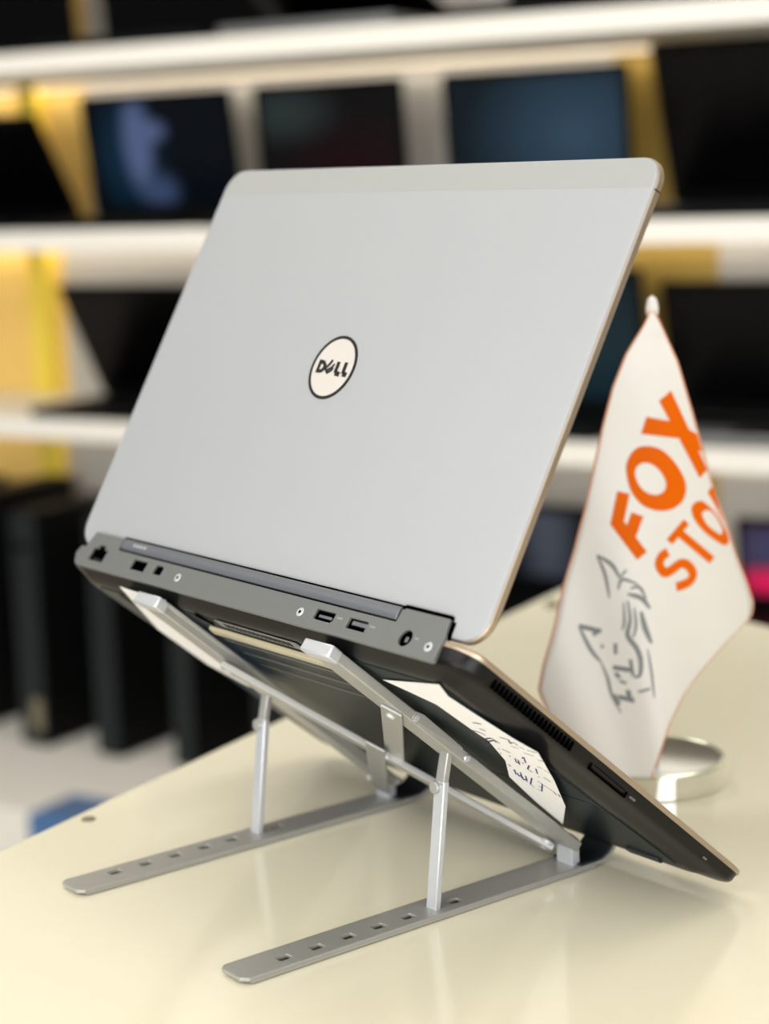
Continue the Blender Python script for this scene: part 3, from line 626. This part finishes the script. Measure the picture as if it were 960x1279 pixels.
# ================================================================== LIGHT
w = bpy.data.worlds.new('world'); SC.world = w; w.use_nodes = True
bg = w.node_tree.nodes['Background']; bg.inputs['Color'].default_value = (.93, .96, 1.0, 1); bg.inputs['Strength'].default_value = 0.25; LP = .15; WIN = 110; WIN2 = 102
def panel_light(x, y, z, sx, sy, power, col=(1, .965, .91), name='ceiling_light', label=None):  # unseen ceiling panels, added to light the counter and the shelves
    t = thing(name, label, 'lamp', (x, y, z), TW, 'square ceiling light panels')
    bm = bmesh.new()
    for a in ((-sx/2-20, sx/2+20, -sy/2-20, -sy/2), (-sx/2-20, sx/2+20, sy/2, sy/2+20), (-sx/2-20, -sx/2, -sy/2, sy/2), (sx/2, sx/2+20, -sy/2, sy/2)): box(bm, a[0], a[1], a[2], a[3], -18, -1)
    link('frame', bm, M['shelf'], t, smooth=False)
    L = bpy.data.lights.new('panel_lamp', 'AREA'); L.shape = 'RECTANGLE'; L.size = sx*MM; L.size_y = sy*MM; L.energy = power; L.color = col
    o = bpy.data.objects.new('panel_lamp', L); C.objects.link(o); o.parent = t; o.location = (0, 0, -.010)
PL = [(-1500, 550, 90, 'above the display shelves, left'), (100, 1000, 60, 'above the display shelves, right'), (-1500, -1900, 80, 'on the camera side, left'), (-300, -1900, 80, 'on the camera side, middle'),
      (900, -1900, 110, 'on the camera side, right'), (-1500, -3100, 80, 'farthest from the shelves, left'), (-300, -3100, 80, 'farthest from the shelves, middle'), (900, -3100, 100, 'farthest from the shelves, right')]
for x, y, p_, lab in PL: panel_light(x, y, 1899, 900, 900, p_*LP, label='square ceiling light panel ' + lab)

# shop window in the front wall behind the camera: frame, mullions and the daylight that enters through it
hole = [(-700, -300), (2900, -300), (2900, 1700), (-700, 1700)]
struct(link('wall_front', plate([(-2600, -900), (3600, -900), (3600, 1900), (-2600, 1900)], [hole], 100, lambda a, b, c: Vector((a, -4100+c, b))), M['wall'], smooth=False))
bm = bmesh.new()
for x0, x1, z0, z1 in ((-700, 2900, -300, -250), (-700, 2900, 1650, 1700), (-700, -650, -250, 1650), (2850, 2900, -250, 1650), (480, 520, -250, 1650), (1680, 1720, -250, 1650)): box(bm, x0, x1, -4090, -4050, z0, z1)
struct(link('window_1', bm, M['shelf'], smooth=False))
L = bpy.data.lights.new('daylight', 'AREA'); L.shape = 'RECTANGLE'; L.size = 3.5; L.size_y = 1.9; L.energy = WIN; L.color = (.95, .98, 1)
o = bpy.data.objects.new('daylight', L); C.objects.link(o); o.location = (1.1, -4.03, .7); o.rotation_euler = (math.pi/2, 0, 0)

# made-up second window in the right wall, added to light the flag
hole = [(-3300, -300), (-500, -300), (-500, 1500), (-3300, 1500)]
struct(link('wall_right', plate([(-4100, -900), (2600, -900), (2600, 1900), (-4100, 1900)], [hole], 100, lambda a, b, c: Vector((3000+c, a, b))), M['wall'], smooth=False))
bm = bmesh.new()
for y0, y1, z0, z1 in ((-3300, -500, -300, -250), (-3300, -500, 1450, 1500), (-3300, -3250, -250, 1450), (-550, -500, -250, 1450), (-1920, -1880, -250, 1450)): box(bm, 3040, 3090, y0, y1, z0, z1)
struct(link('window_2', bm, M['shelf'], smooth=False))
L = bpy.data.lights.new('daylight', 'AREA'); L.shape = 'RECTANGLE'; L.size = 1.7; L.size_y = 2.7; L.energy = WIN2; L.color = (.97, .98, 1)  # lamp added for the flag, set in the made-up window
o = bpy.data.objects.new('daylight', L); C.objects.link(o); o.location = (3.03, -1.9, .6); o.rotation_euler = (0, math.pi/2, 0)

# ================================================================== CAMERA
f_px = 2376.219
cd = bpy.data.cameras.new('camera'); cam = bpy.data.objects.new('camera', cd); C.objects.link(cam); SC.camera = cam
R = Vector((.6275720964570041, .7779653498226466, -.030383848075713555)); U = Vector((-.11303505961844477, .12965696478920333, .9850949937842066)); F = Vector((-.7703092489679815, .6147836903797778, -.16930645291129937))
cam.matrix_world = Matrix(((R.x, U.x, -F.x, .7575010516727766), (R.y, U.y, -F.y, -.5178909883545283), (R.z, U.z, -F.z, .3520949921665987), (0, 0, 0, 1)))
cd.sensor_fit = 'HORIZONTAL'; cd.sensor_width = 36; cd.lens = f_px/960*36; cd.clip_start = .02; cd.clip_end = 60
cd.dof.use_dof = True; cd.dof.focus_distance = .90; cd.dof.aperture_fstop = cd.lens/1000/.0135
cd.dof.aperture_blades = 0
vs = SC.view_settings
SC.display_settings.display_device = 'sRGB'; vs.view_transform = 'Standard'; vs.look = 'None'; vs.exposure = -0.16; vs.gamma = 1.0; vs.use_curve_mapping = False
